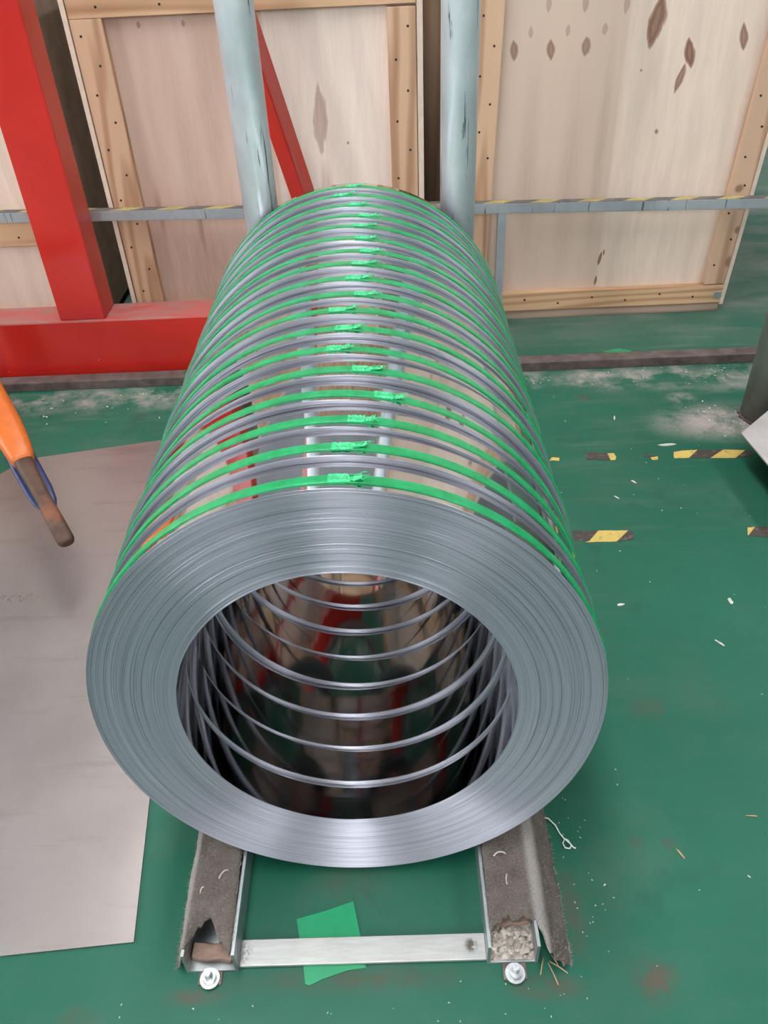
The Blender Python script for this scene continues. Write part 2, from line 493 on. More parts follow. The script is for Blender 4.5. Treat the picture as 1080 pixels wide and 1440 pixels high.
# ------------------------------------------------------------------ mesh helpers
def box(bm, x0, x1, y0, y1, z0, z1, mat=None, bev=0.0):
    vs = [bm.verts.new((x, y, z)) for x in (x0, x1) for y in (y0, y1) for z in (z0, z1)]
    idx = ((0, 1, 3, 2), (4, 6, 7, 5), (0, 4, 5, 1), (2, 3, 7, 6), (0, 2, 6, 4), (1, 5, 7, 3))
    fs = [bm.faces.new([vs[i] for i in f]) for f in idx]
    if mat:
        bmesh.ops.transform(bm, matrix=mat, verts=vs)
    if bev:
        es = list({e for f in fs for e in f.edges})
        bmesh.ops.bevel(bm, geom=es, offset=bev, segments=2, affect='EDGES', profile=0.6)
    return vs

def bx(x0, x1, y0, y1, z0, z1, bev=0.002):
    bm = bmesh.new()
    box(bm, x0, x1, y0, y1, z0, z1, None, bev)
    return bm

def cyl(bm, p0, p1, r0, r1=None, seg=24, caps=True):
    p0, p1 = Vector(p0), Vector(p1)
    r1 = r0 if r1 is None else r1
    a = (p1 - p0).normalized()
    u = a.cross(Vector((0, 0, 1)) if abs(a.z) < 0.9 else Vector((1, 0, 0))).normalized()
    v = a.cross(u)
    A = [bm.verts.new(p0 + r0 * (math.cos(t) * u + math.sin(t) * v)) for t in [2 * math.pi * i / seg for i in range(seg)]]
    B = [bm.verts.new(p1 + r1 * (math.cos(t) * u + math.sin(t) * v)) for t in [2 * math.pi * i / seg for i in range(seg)]]
    for i in range(seg):
        f = bm.faces.new((A[i], A[(i + 1) % seg], B[(i + 1) % seg], B[i]))
        f.smooth = True
    if caps:
        bm.faces.new(A[::-1])
        bm.faces.new(B)
    return A, B

def prism(bm, pts, z0, z1):
    A = [bm.verts.new((x, y, z0)) for x, y in pts]
    B = [bm.verts.new((x, y, z1)) for x, y in pts]
    n = len(pts)
    fs = [bm.faces.new(A[::-1]), bm.faces.new(B)]
    for i in range(n):
        fs.append(bm.faces.new((A[i], A[(i + 1) % n], B[(i + 1) % n], B[i])))
    return fs

def tube(bm, pts, r, seg=6):
    pts = [Vector(p) for p in pts]
    rings = []
    for i, p in enumerate(pts):
        a = (pts[min(i + 1, len(pts) - 1)] - pts[max(i - 1, 0)]).normalized()
        u = a.cross(Vector((0.13, 0.2, 1))).normalized()
        v = a.cross(u)
        rings.append([bm.verts.new(p + r * (math.cos(2 * math.pi * k / seg) * u + math.sin(2 * math.pi * k / seg) * v)) for k in range(seg)])
    for A, B in zip(rings, rings[1:]):
        for k in range(seg):
            f = bm.faces.new((A[k], A[(k + 1) % seg], B[(k + 1) % seg], B[k]))
            f.smooth = True
    bm.faces.new(rings[0][::-1])
    bm.faces.new(rings[-1])

def obj(name, bm, mats, parent=None, loc=None):
    bmesh.ops.recalc_face_normals(bm, faces=bm.faces[:])
    me = bpy.data.meshes.new(name)
    bm.to_mesh(me)
    bm.free()
    for m in (mats if isinstance(mats, (list, tuple)) else [mats]):
        me.materials.append(m)
    o = bpy.data.objects.new(name, me)
    COL.objects.link(o)
    if parent is not None:
        o.parent = parent
    if loc is not None:
        o.location = loc
    return o

def tag(o, label=None, cat=None, group=None, kind=None):
    if label: o['label'] = label
    if cat: o['category'] = cat
    if group: o['group'] = group
    if kind: o['kind'] = kind
    return o

def empty(name, loc, label, cat, group=None, rot=(0, 0, 0)):
    o = bpy.data.objects.new(name, None)
    o.empty_display_size = 0.05
    COL.objects.link(o)
    o.location = loc
    o.rotation_euler = rot
    return tag(o, label, cat, group)

# ------------------------------------------------------------------ setting: floor, shed shell
bm = bmesh.new()
vs = [bm.verts.new(p) for p in ((-7, -8, 0), (7, -8, 0), (7, 7, 0), (-7, 7, 0))]
bm.faces.new(vs)
tag(obj('floor', bm, MAT['floor']), 'green epoxy painted workshop floor with dust and scuffs', kind='structure')

tag(obj('wall_back', bx(-7, 7, 7.0, 7.15, 0, 6.5, 0), MAT['wall']), kind='structure')
tag(obj('wall_left', bx(-7.15, -7.0, -8, 7, 0, 6.5, 0), MAT['wall']), kind='structure')
tag(obj('wall_right', bx(7.0, 7.15, -8, 7, 0, 6.5, 0), MAT['wall']), kind='structure')
tag(obj('wall_front', bx(-7, 7, -8.15, -8.0, 0, 6.5, 0), MAT['wall']), kind='structure')
tag(obj('ceiling', bx(-7.15, 7.15, -8, 7.15, 6.5, 6.6, 0), MAT['ceil']), kind='structure')
wi = 1
for (x, y0, y1, wd) in ((-0.7, -4.0, 6.0, 1.1), (5.2, -4.0, 6.0, 0.7)):
    tag(obj('window_%d' % wi, bx(x - wd / 2, x + wd / 2, y0, y1, 6.44, 6.48, 0), MAT['skylight']), 'translucent skylight strip in the roof', kind='structure')
    wi += 1
for x, hw, mt in ((-5.6, 0.7, 'frontlight_side'), (-0.2, 0.45, 'frontlight_mid'), (5.4, 0.7, 'frontlight_side')):
    tag(obj('window_%d' % wi, bx(x - hw, x + hw, -7.99, -7.95, 2.2, 6.0, 0), MAT[mt]), 'tall narrow frosted window in the front wall', kind='structure')
    wi += 1
for y in (-4.2, -1.2, 1.8, 4.6):
    tag(obj('window_%d' % wi, bx(-6.99, -6.95, y - 1.2, y + 1.2, 2.2, 4.6, 0), MAT['sidelight']), 'tall frosted side window', kind='structure')
    wi += 1

# ------------------------------------------------------------------ steel coils
R, RI, W = 0.393, 0.2598, 0.0690
AL, PITCH, BZ = 0.1109, 0.0731, -0.0125
SEG = 160
def winding_mesh(seed):
    rnd = random.Random(seed)
    # face profile: wraps slipped sideways a little against each other
    rs = [RI]
    while rs[-1] < R - 0.0045:
        rs.append(rs[-1] + rnd.choice((0.0014, 0.0018, 0.0024, 0.0032, 0.0045)))
    rs[-1] = R
    offs = []
    o = 0.0
    for i in range(len(rs) - 1):
        o = max(0.0, min(0.0012, o + rnd.choice((-1, 0, 0, 1)) * rnd.uniform(0.0002, 0.0005)))
        offs.append(o)
    offs[0] = 0.0
    offs[-1] = 0.0003
    prof = []      # (r, y, slot) going outer->: inner bore back to front, front face, outer, back face
    prof.append((RI, W, 0))
    prof.append((RI, 0.0012, 0))
    for i in range(len(rs) - 1):
        sl = (rs[i + 1] - rs[i]) * 0.012          # each wrap's slit edge rolls back a little on its inner side
        if 1 < i < len(rs) - 3 and rnd.random() < 0.22:          # an open gap between two wraps
            prof.append((rs[i] + 0.00005, 0.0022, 1))
            prof.append((rs[i] + 0.00040, 0.0022, 1))
            prof.append((rs[i] + 0.00045, offs[i] + sl, 1))
        else:
            prof.append((rs[i] + 0.00012, offs[i] + sl, 1))
        prof.append((rs[i + 1] - 0.00012, offs[i], 1))
    prof.append((R, 0.0009, 0))
    prof.append((R, W - 0.0005, 0))
    prof.append((R - 0.0005, W, 1))
    prof.append((RI + 0.0005, W, 1))
    bm = bmesh.new()
    rings = []
    for (r, y, s) in prof:
        rings.append([bm.verts.new((r * math.sin(t), y, r * math.cos(t))) for t in [2 * math.pi * k / SEG for k in range(SEG)]])
    n = len(prof)
    for i in range(n):
        j = (i + 1) % n
        (r0, y0, s0), (r1, y1, s1) = prof[i], prof[j]
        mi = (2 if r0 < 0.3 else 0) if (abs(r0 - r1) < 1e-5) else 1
        for k in range(SEG):
            f = bm.faces.new((rings[i][k], rings[i][(k + 1) % SEG], rings[j][(k + 1) % SEG], rings[j][k]))
            f.material_index = mi
            f.smooth = (mi != 1)
    for e in bm.edges:
        if len({f.smooth for f in e.link_faces}) == 2:
            e.smooth = False
    bmesh.ops.recalc_face_normals(bm, faces=bm.faces[:])
    me = bpy.data.meshes.new('winding')
    bm.to_mesh(me)
    bm.free()
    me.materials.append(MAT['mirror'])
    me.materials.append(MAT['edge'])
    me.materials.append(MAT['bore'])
    return me
wind = [winding_mesh(s) for s in (3, 8, 21)]

def strap_mesh(seed):
    rnd = random.Random(seed)
    bm = bmesh.new()
    rings = []
    ph = rnd.uniform(0, 6)
    for k in range(SEG):
        t = 2 * math.pi * k / SEG
        yy = 0.023 + 0.0010 * math.sin(t * 2 + ph)
        rr = R + 0.0004 + 0.0003 * (1 + math.sin(t * 5 + ph))
        sec = ((rr - 0.0008, yy - 0.0098), (rr + 0.0010, yy - 0.0098), (rr + 0.0014, yy - 0.008), (rr + 0.0014, yy + 0.008), (rr + 0.0010, yy + 0.0098), (rr - 0.0008, yy + 0.0098))
        rings.append([bm.verts.new((r * math.sin(t), y, r * math.cos(t))) for r, y in sec])
    for k in range(SEG):
        A, B = rings[k], rings[(k + 1) % SEG]
        for i in range(6):
            f = bm.faces.new((A[i], A[(i + 1) % 6], B[(i + 1) % 6], B[i]))
            f.smooth = False
    bmesh.ops.recalc_face_normals(bm, faces=bm.faces[:])
    me = bpy.data.meshes.new('strap')
    bm.to_mesh(me)
    bm.free()
    me.materials.append(MAT['strap'])
    return me
straps = [strap_mesh(s) for s in (1, 2, 3)]

def joint_mesh(seed):
    """overlapped, friction-welded strap ends: a raised crumpled lap with a small loose tail"""
    rnd = random.Random(seed)
    bm = bmesh.new()
    def lap(t0, t1, hy, lift, n=14, crumple=0.0006, y_off=0.0, curl=0.0):
        grid = []
        for i in range(n + 1):
            t = t0 + (t1 - t0) * i / n
            row = []
            for j in range(7):
                y = 0.023 + y_off + hy * (j / 3.0 - 1.0)
                e = curl * (i / n) ** 2
                r = R + lift + e + rnd.uniform(-crumple, crumple) + (0.0011 if (j in (1, 5)) else 0.0)
                row.append((r, y + rnd.uniform(-crumple, crumple), t))
            grid.append(row)
        top = [[bm.verts.new((r * math.sin(t), y, r * math.cos(t))) for r, y, t in row] for row in grid]
        bot = [[bm.verts.new(((r - 0.0011) * math.sin(t), y, (r - 0.0011) * math.cos(t))) for r, y, t in row] for row in grid]
        for i in range(n):
            for j in range(6):
                bm.faces.new((top[i][j], top[i][j + 1], top[i + 1][j + 1], top[i + 1][j]))
                bm.faces.new((bot[i][j], bot[i + 1][j], bot[i + 1][j + 1], bot[i][j + 1]))
            for j in (0, 6):
                bm.faces.new((top[i][j], top[i + 1][j], bot[i + 1][j], bot[i][j]))
        for i in (0, n):
            for j in range(6):
                bm.faces.new((top[i][j], bot[i][j], bot[i][j + 1], top[i][j + 1]))
    h = rnd.uniform(0.026, 0.040)
    lap(-h, h, 0.0102, 0.0028, crumple=0.0007)
    lap(h * 0.9, h * 2.2, 0.0050, 0.0030, n=8, crumple=0.0010, y_off=rnd.uniform(-0.004, 0.004), curl=rnd.uniform(0.003, 0.009))
    for q in range(3):
        t = h * rnd.uniform(0.9, 1.3)
        y = 0.023 + rnd.uniform(-0.010, 0.010)
        pts = []
        for i in range(6):
            tt = t + i * 0.012
            r = R + 0.003 + 0.0012 * i
            pts.append((r * math.sin(tt), y - 0.0016 * i * rnd.uniform(-0.4, 1), r * math.cos(tt)))
        tube(bm, pts, 0.0006, 4)
    bmesh.ops.recalc_face_normals(bm, faces=bm.faces[:])
    me = bpy.data.meshes.new('strap_joint')
    bm.to_mesh(me)
    bm.free()
    me.materials.append(MAT['strap_joint'])
    return me
joints = [joint_mesh(s) for s in (5, 6, 7)]

ordinal = ['frontmost', 'second', 'third', 'fourth', 'fifth', 'sixth', 'seventh', 'eighth', 'ninth', 'tenth', 'eleventh', 'twelfth',
           'thirteenth', 'fourteenth', 'fifteenth', 'sixteenth', 'seventeenth', 'rearmost']
joint_phi = [0.03, 0.035, 0.085, 0.19, 0.09, -0.015, 0.01, -0.015, 0.08, 0.045, 0.075, 0.1, 0.085, 0.07, 0.095, 0.02, -0.055, 0.005]
jit = [0, 0.0015, -0.001, -0.003, 0.003, -0.002, 0.001, -0.002, 0.002, 0, -0.001, 0.002, -0.002, 0.001, 0, 0.002, -0.001, 0.0]
rnd = random.Random(11)
ZC = R * math.cos(AL) + 0.02
for k in range(18):
    if k == 0:
        lab = 'frontmost steel strip coil, its whole grey ring face and open bore in view'
    elif k == 17:
        lab = 'rearmost steel strip coil of the row, nearest the two galvanised posts'
    else:
        lab = '%s steel strip coil counted from the front of the row, green strap round its rim' % ordinal[k]
    # Empty at the foot of the coil; the coil leans back on the posts
    loc = (jit[k], k * PITCH - R * math.sin(AL), ZC - R * math.cos(AL) + (0.0008 * math.sin(k * 2.1)))
    t = empty('steel_coil', loc, lab, 'steel coil', 'strip coils in the row', (-AL, 0, BZ))
    for nm, me, spin in (('winding', wind[k % 3], rnd.uniform(0, 6.28)), ('strap', straps[(k + 1) % 3], rnd.uniform(0, 6.28)), ('strap_joint', joints[k % 3], joint_phi[k])):
        c = bpy.data.objects.new(nm, me)
        COL.objects.link(c)
        c.parent = t
        c.location = (0, 0, R)
        c.rotation_euler = (0, spin, 0)

# ------------------------------------------------------------------ coil rack: two channel rails, flat cross bar, two pipe posts
rack = empty('coil_rack', (0, -0.2, 0), 'low steel coil rack of two floor rails, white cross bar and two tall galvanised posts', 'coil rack')
def P(o):     # keep world coordinates for children of an un-rotated empty
    return tuple(-v for v in o.location)
RY0, RY1 = -0.203, 1.338
def rail(x0, x1, notch):
    bm = bmesh.new()
    th = 0.005
    box(bm, x0, x1, RY0, RY1, 0.0, th)
    box(bm, x0, x0 + th, RY0, RY1, th, 0.060)
    box(bm, x1 - th, x1, RY0, RY1, th, 0.060)
    return bm
o = obj('rail', rail(-0.288, -0.2015, 0), MAT['channel'], rack, P(rack))
o = obj('rail', rail(0.2065, 0.290, 0), MAT['channel'], rack, P(rack))
bm = bx(-0.2015, 0.2065, -0.199, -0.157, 0.0022, 0.009, 0.0012)
tag(obj('cross_bar', bm, MAT['flatbar'], rack, P(rack)), 'pale flat cross bar with a black weld spot')
for i, x in enumerate((-0.243, 0.278)):
    bm = bmesh.new()
    seg = 40
    r = 0.046
    y = 1.399
    A, B = cyl(bm, (x, y, 0.0), (x, y, 2.75), r, r, seg, False)
    A2, B2 = cyl(bm, (x, y, 0.0), (x, y, 2.75), r - 0.004, r - 0.004, seg, False)
    for q in range(seg):
        bm.faces.new((B[q], B[(q + 1) % seg], B2[(q + 1) % seg], B2[q]))
        bm.faces.new((A[q], A2[q], A2[(q + 1) % seg], A[(q + 1) % seg]))
    tag(obj('post', bm, MAT['galv'], rack, P(rack)), ('left' if i == 0 else 'right') + ' tall round galvanised pipe')
def hexa(bm, c, r, z0, z1, rot=0.3):
    A = [bm.verts.new((c[0] + r * math.cos(rot + i * math.pi / 3), c[1] + r * math.sin(rot + i * math.pi / 3), z0)) for i in range(6)]
    B = [bm.verts.new((c[0] + r * math.cos(rot + i * math.pi / 3), c[1] + r * math.sin(rot + i * math.pi / 3), z1)) for i in range(6)]
    for i in range(6):
        bm.faces.new((A[i], A[(i + 1) % 6], B[(i + 1) % 6], B[i]))
    bm.faces.new(A[::-1])
    bm.faces.new(B)
for (x, y) in ((-0.247, -0.216), (0.250, -0.221)):
    bm = bmesh.new()
    cyl(bm, (x, y, 0.0), (x, y, 0.034), 0.0058, 0.0054, 16)
    for q in range(6):
        cyl(bm, (x, y, 0.0185 + q * 0.0024), (x, y, 0.0199 + q * 0.0024), 0.0064, 0.0064, 16)
    b = obj('anchor_bolt', bm, MAT['zinc'], rack, P(rack))
    bm = bmesh.new()
    cyl(bm, (x, y, 0.0055), (x, y, 0.0085), 0.0165, 0.0160, 28)
    obj('washer', bm, MAT['zinc'], b)
    bm = bmesh.new()
    hexa(bm, (x, y), 0.0120, 0.0085, 0.0185, 0.2)
    bmesh.ops.bevel(bm, geom=bm.edges[:], offset=0.0012, segments=2, affect='EDGES')
    obj('nut', bm, MAT['zinc'], b)
    bm = bx(x - 0.019, x + 0.019, y - 0.008, -0.2035, 0.0, 0.0055, 0.001)
    obj('anchor_tab', bm, MAT['grime'], rack, P(rack))

# felt pads draped over the rails
rndf = random.Random(31)
def felt(name, prof, front, label, y1, amp=0.0022, seed=0):
    """prof: list of (x, z) across; front(u): y of the torn front edge for u in 0..1"""
    dens = []
    for (a, b) in zip(prof, prof[1:]):
        nn = max(2, int(math.hypot(a[0] - b[0], a[1] - b[1]) / 0.0045))
        dens += [(a[0] + (b[0] - a[0]) * i / nn, a[1] + (b[1] - a[1]) * i / nn) for i in range(nn)]
    dens.append(prof[-1])
    # soften the corners a little
    for _ in range(2):
        dens = [dens[0]] + [((a[0] + 2 * b[0] + c[0]) / 4, (a[1] + 2 * b[1] + c[1]) / 4) for a, b, c in zip(dens, dens[1:], dens[2:])] + [dens[-1]]
    nv = 150
    bm = bmesh.new()
    top, bot = [], []
    nU = len(dens)
    for j in range(nv + 1):
        v = (j / nv) ** 1.5
        rt, rb = [], []
        for i, (x, z) in enumerate(dens):
            y0 = front(i / (nU - 1))
            y = y0 + (y1 - y0) * v
            q = noise.noise(Vector((x * 28, y * 18, seed))) * amp + noise.noise(Vector((x * 110, y * 110, seed + 7))) * amp * 0.45
            a, b = dens[max(i - 1, 0)], dens[min(i + 1, nU - 1)]
            tx, tz = b[0] - a[0], b[1] - a[1]
            L = math.hypot(tx, tz) or 1
            nx, nz = -tz / L, tx / L
            if nz < 0 or (abs(nz) < 1e-6 and nx * (x - (prof[0][0] + prof[-1][0]) / 2) < 0):
                nx, nz = -nx, -nz
            wob = 0.003 * noise.noise(Vector((seed, y * 9, i * 0.02)))
            fr = max(0.0, 1 - (y - y0) / 0.03)
            droop = -0.004 * fr * fr
            rt.append(bm.verts.new((x + nx * q + wob, y, max(0.0045, z + nz * q + droop + 0.0018 * nz))))
            rb.append(bm.verts.new((x + nx * (q - 0.003) + wob, y, max(0.0012, z + nz * (q - 0.003) + droop))))
        top.append(rt)
        bot.append(rb)
    for j in range(nv):
        for i in range(nU - 1):
            f = bm.faces.new((top[j][i], top[j][i + 1], top[j + 1][i + 1], top[j + 1][i]))
            f.smooth = True
            f = bm.faces.new((bot[j][i], bot[j + 1][i], bot[j + 1][i + 1], bot[j][i + 1]))
            f.smooth = True
        for i in (0, nU - 1):
            bm.faces.new((top[j][i], top[j + 1][i], bot[j + 1][i], bot[j][i]))
    for j in (0, nv):
        for i in range(nU - 1):
            bm.faces.new((top[j][i], bot[j][i], bot[j][i + 1], top[j][i + 1]))
    fz = [(top[rndf.randrange(0, 70)][rndf.choice((0, nU - 1, rndf.randrange(nU), rndf.randrange(nU)))].co.copy()) for _ in range(1500)] if True else []
    pad = tag(obj(name, bm, MAT['felt']), label, 'felt pad', 'felt pads on the rails')
    bm = bmesh.new()
    for p in fz:          # loose fibres standing off the pile
        d = Vector((rndf.gauss(0, 1), rndf.gauss(0, 1), rndf.uniform(0.05, 0.8))).normalized() * rndf.uniform(0.003, 0.009)
        q = d.cross(Vector((0.3, 0.2, 1))).normalized() * 0.00032
        m_ = p + d * 0.55 + Vector((0, 0, 0.0008))
        a, b, c, e, g = [bm.verts.new(v) for v in (p - q, p + q, m_ + q * 0.8, m_ - q * 0.8, p + d)]
        bm.faces.new((a, b, c, e))
        bm.faces.new((e, c, g))
    tag(obj('fuzz', bm, MAT['felt_fuzz'], pad), None, None, None, 'stuff')
    return pad

def left_front(u):
    x = u
    notch = max(0.0, 1 - abs(x - 0.66) / 0.26)
    return -0.196 + 0.058 * notch ** 1.1 + 0.004 * math.sin(u * 37) + 0.003 * math.sin(u * 83)
def right_front(u):
    base = -0.158 + 0.004 * math.sin(u * 41) + 0.003 * math.sin(u * 97)
    if u > 0.45:
        k = min(1, (u - 0.45) / 0.14)
        base = base - 0.052 * k
    if u < 0.12:
        base -= 0.02 * (1 - u / 0.12)
    return base
felt('felt_pad', [(-0.305, 0.005), (-0.299, 0.030), (-0.293, 0.060), (-0.284, 0.0675), (-0.262, 0.064), (-0.235, 0.061), (-0.215, 0.0625), (-0.2085, 0.0595)], left_front,
     'dusty grey felt pad on the left rail, torn to a notch at its front end', 1.32, seed=1)
felt('felt_pad', [(0.2135, 0.0595), (0.222, 0.0625), (0.245, 0.060), (0.270, 0.061), (0.288, 0.066), (0.298, 0.0685), (0.308, 0.060), (0.322, 0.030), (0.343, 0.006)], right_front,
     'dusty grey felt pad on the right rail, with a pale fold and outer flap', 1.32, seed=5)

# grit and scraps lying in the open rail ends
rnd = random.Random(4)
bm = bmesh.new()
n = 18
gr = [[bm.verts.new((0.2125 + (0.2845 - 0.2125) * i / n, -0.200 + 0.085 * j / n,
                     0.0055 + 0.012 * min(1, j / 8) + 0.006 * noise.noise(Vector((i * 0.6, j * 0.6, 1))) + 0.005 * (0.5 + noise.noise(Vector((i * 1.7, j * 1.7, 4)))))) for i in range(n + 1)] for j in range(n + 1)]
for j in range(n):
    for i in range(n):
        bm.faces.new((gr[j][i], gr[j][i + 1], gr[j + 1][i + 1], gr[j + 1][i]))
ex = bmesh.ops.extrude_face_region(bm, geom=bm.faces[:])
for v in [g for g in ex['geom'] if isinstance(g, bmesh.types.BMVert)]:
    v.co.z = 0.0052
for _ in range(60):
    x, y = rnd.uniform(0.216, 0.28), rnd.uniform(-0.197, -0.14)
    s = rnd.uniform(0.002, 0.0045)
    m = Matrix.Translation((x, y, 0.022 - 0.08 * max(0, -0.17 - y))) @ Matrix.Rotation(rnd.uniform(0, 3), 4, (rnd.random(), rnd.random(), 1))
    box(bm, -s, s, -s, s, -s * 0.6, s * 0.6, m)
tag(obj('concrete_grit', bm, MAT['grit']), 'pale crumbly grit filling the open end of the right rail', 'grit', None, 'stuff')

bm = bmesh.new()
box(bm, -0.034, 0.034, -0.013, 0.013, 0.0, 0.016, Matrix.Translation((-0.246, -0.176, 0.008)) @ Matrix.Rotation(-0.10, 4, 'Z') @ Matrix.Rotation(0.25, 4, 'X'), 0.004)
bmesh.ops.subdivide_edges(bm, edges=bm.edges[:], cuts=3, use_grid_fill=True)
for v in bm.verts:
    v.co += Vector([noise.noise(v.co * 60 + Vector((q * 9, 0, 0))) * 0.005 for q in range(3)])
tag(obj('packing_scrap', bm, MAT['scrapwood']), 'brown lump of packing wedged in the left rail end under the torn felt', 'scrap')
bm = bmesh.new()
box(bm, -0.030, 0.030, -0.008, 0.010, 0.0, 0.010, Matrix.Translation((0.249, -0.150, 0.030)) @ Matrix.Rotation(0.05, 4, 'Z'), 0.003)
bmesh.ops.subdivide_edges(bm, edges=bm.edges[:], cuts=3, use_grid_fill=True)
for v in bm.verts:
    v.co += Vector([noise.noise(v.co * 70 + Vector((q * 9, 3, 0))) * 0.005 for q in range(3)])
tag(obj('packing_scrap', bm, MAT['scrapwood']), 'reddish brown packing scrap on the grit in the right rail end', 'scrap')

SH_ = [((0.243, -0.052, 0.0655), 0.022, 0.15, 'pale curled shaving on the upper part of the right felt pad'),
       ((0.250, -0.095, 0.0655), 0.018, 1.45, 'thin white sliver on the middle of the right felt pad'),
       ((-0.236, -0.072, 0.0665), 0.020, 0.85, 'pale curled shaving on the middle of the left felt pad'),
       ((-0.268, -0.100, 0.0690), 0.012, 1.2, 'small bright shaving near the outer edge of the left felt pad')]
for (x, y, z), L, a, lab in SH_:
    bm = bmesh.new()
    pts = []
    for i in range(7):
        f_ = i / 6 - 0.5
        pts.append((x + L * f_ * math.cos(a) - 0.006 * (0.25 - f_ * f_) * math.sin(a), y + L * f_ * math.sin(a) + 0.02 * (0.25 - f_ * f_) * math.cos(a), z + 0.006 * (0.25 - f_ * f_)))
    tube(bm, pts, 0.0013, 5)
    tag(obj('shaving', bm, MAT['grit']), lab, 'shaving', 'shavings on the felt')

# green plastic sheet under the cross bar
bm = bmesh.new()
prism(bm, [(-0.113, -0.122), (-0.062, -0.109), (-0.015, -0.094), (-0.003, -0.149), (0.008, -0.204), (-0.022, -0.207), (-0.062, -0.219), (-0.084, -0.2285), (-0.091, -0.226), (-0.099, -0.180)], 0.0006, 0.0018)
tag(obj('green_plastic_scrap', bm, MAT['green_sheet']), 'bright green plastic scrap lying under the white cross bar', 'plastic scrap', 'green plastic scraps')
bm = bmesh.new()
prism(bm, [(0.860, 1.893), (0.925, 1.915), (0.972, 1.893), (0.955, 1.880), (0.900, 1.878)], 0.0005, 0.0018)
tag(obj('green_plastic_scrap', bm, MAT['green_sheet']), 'bright green plastic scrap on the floor beyond the rusty steel strip, before the right crate', 'plastic scrap', 'green plastic scraps')

# white thread with a knot beside the right felt
bm = bmesh.new()
pts = []
ctrl = [(0.338, 0.052, 0.004), (0.350, 0.050, 0.003), (0.361, 0.036, 0.0025), (0.366, 0.020, 0.002), (0.372, 0.010, 0.002), (0.379, 0.006, 0.002), (0.383, -0.004, 0.002), (0.379, -0.010, 0.002),
        (0.371, -0.009, 0.003), (0.368, 0.0, 0.003), (0.373, 0.008, 0.003), (0.381, -0.001, 0.0035), (0.386, -0.008, 0.002), (0.390, -0.010, 0.002)]
tube(bm, ctrl, 0.0013, 6)
tag(obj('thread', bm, MAT['thread']), 'white thread with a knotted loop on the floor beside the right felt pad', 'thread')
bm = bmesh.new()
rnd = random.Random(9)
for (x, y, a, L) in ((0.306, -0.205, -1.25, 0.035), (0.309, -0.203, -0.6, 0.032), (0.300, -0.196, -1.9, 0.028), (0.312, -0.190, -1.1, 0.025), (0.29, -0.20, 2.9, .02)):
    tube(bm, [(x, y, 0.003), (x + L * 0.5 * math.cos(a), y + L * 0.5 * math.sin(a), 0.005), (x + L * math.cos(a), y + L * math.sin(a), 0.002)], 0.0010, 5)
tag(obj('straw_wisps', bm, MAT['straw']), 'few dry straw wisps at the front end of the right rail', 'straw', None, 'stuff')

# ------------------------------------------------------------------ steel plate on the floor, left
bm = bmesh.new()
prism(bm, [(-0.388, -0.153), (-0.420, 0.120), (-0.452, 0.60), (-0.470, 1.02), (-0.520, 1.44), (-1.077, 1.332), (-1.60, 0.62), (-1.60, -0.243)], 0.0005, 0.004)
tag(obj('steel_plate', bm, MAT['plate']), 'big dull grey stainless sheet lying flat on the green floor left of the coils', 'steel plate')

# ------------------------------------------------------------------ orange lever, left edge
tip = Vector((-0.7246, 0.7331, 0.1491))
far_ = Vector((-1.0114, 1.1579, 0.2622))
d = (far_ - tip)
Lg = d.length
d.normalize()
side = d.cross(Vector((0, 0, 1))).normalized()
upv = side.cross(d)
def along(s, a, b):      # s metres from the tip
    return tip + d * s + side * a + upv * b
def loft(secs, mat, name, parent, n=16, power=3.0, capsoft=True):
    bm = bmesh.new()
    rings = []
    for (s, wa, wb, oa, ob) in secs:
        ring = []
        for i in range(n):
            t = 2 * math.pi * i / n
            ct, st = math.cos(t), math.sin(t)
            ca = math.copysign(abs(ct) ** (2 / power), ct)
            cb = math.copysign(abs(st) ** (2 / power), st)
            ring.append(bm.verts.new(along(s, oa + wa * ca, ob + wb * cb)))
        rings.append(ring)
    for A, B in zip(rings, rings[1:]):
        for i in range(n):
            f = bm.faces.new((A[i], A[(i + 1) % n], B[(i + 1) % n], B[i]))
            f.smooth = True
    bm.faces.new(rings[0][::-1])
    bm.faces.new(rings[-1])
    return obj(name, bm, mat, parent, P(parent))
lev = empty('orange_lever', (-1.33, 1.62, 0.0), 'orange painted lever with a bare rusty brown grip, reaching in at the left edge', 'lever')
tot = 1.08
loft([(0.0, 0.012, 0.008, 0, 0), (0.005, 0.018, 0.012, 0, 0), (0.015, 0.0215, 0.0145, 0, 0), (0.06, 0.0215, 0.015, 0, 0), (0.18, 0.0195, 0.016, 0, 0), (0.27, 0.0215, 0.017, 0, 0), (0.36, 0.027, 0.019, 0.001, 0)], MAT['rust'], 'grip', lev)
loft([(0.322, 0.0250, 0.018, 0.001, 0), (0.340, 0.0315, 0.022, 0.002, 0), (0.39, 0.0385, 0.025, 0.003, 0), (0.48, 0.044, 0.028, 0.004, 0), (0.9, 0.048, 0.031, 0.004, 0), (tot, 0.050, 0.033, 0.004, 0)], MAT['orange'], 'arm', lev)
loft([(0.140, 0.008, 0.0025, 0.004, -0.023), (0.150, 0.018, 0.004, 0.004, -0.023), (0.18, 0.029, 0.005, 0.003, -0.023), (0.23, 0.0345, 0.005, 0.003, -0.024), (0.33, 0.036, 0.005, 0.003, -0.030), (0.48, 0.036, 0.005, 0.004, -0.035)], MAT['blue'], 'backing_strip', lev)
bm = bmesh.new()
pe = along(tot, 0, 0)
box(bm, pe.x - 0.06, pe.x + 0.03, pe.y - 0.03, pe.y + 0.06, 0.012, pe.z + 0.06, None, 0.004)
box(bm, pe.x - 0.09, pe.x + 0.06, pe.y - 0.06, pe.y + 0.09, 0.0, 0.012, None, 0.002)
obj('stand', bm, MAT['orange'], lev, P(lev))

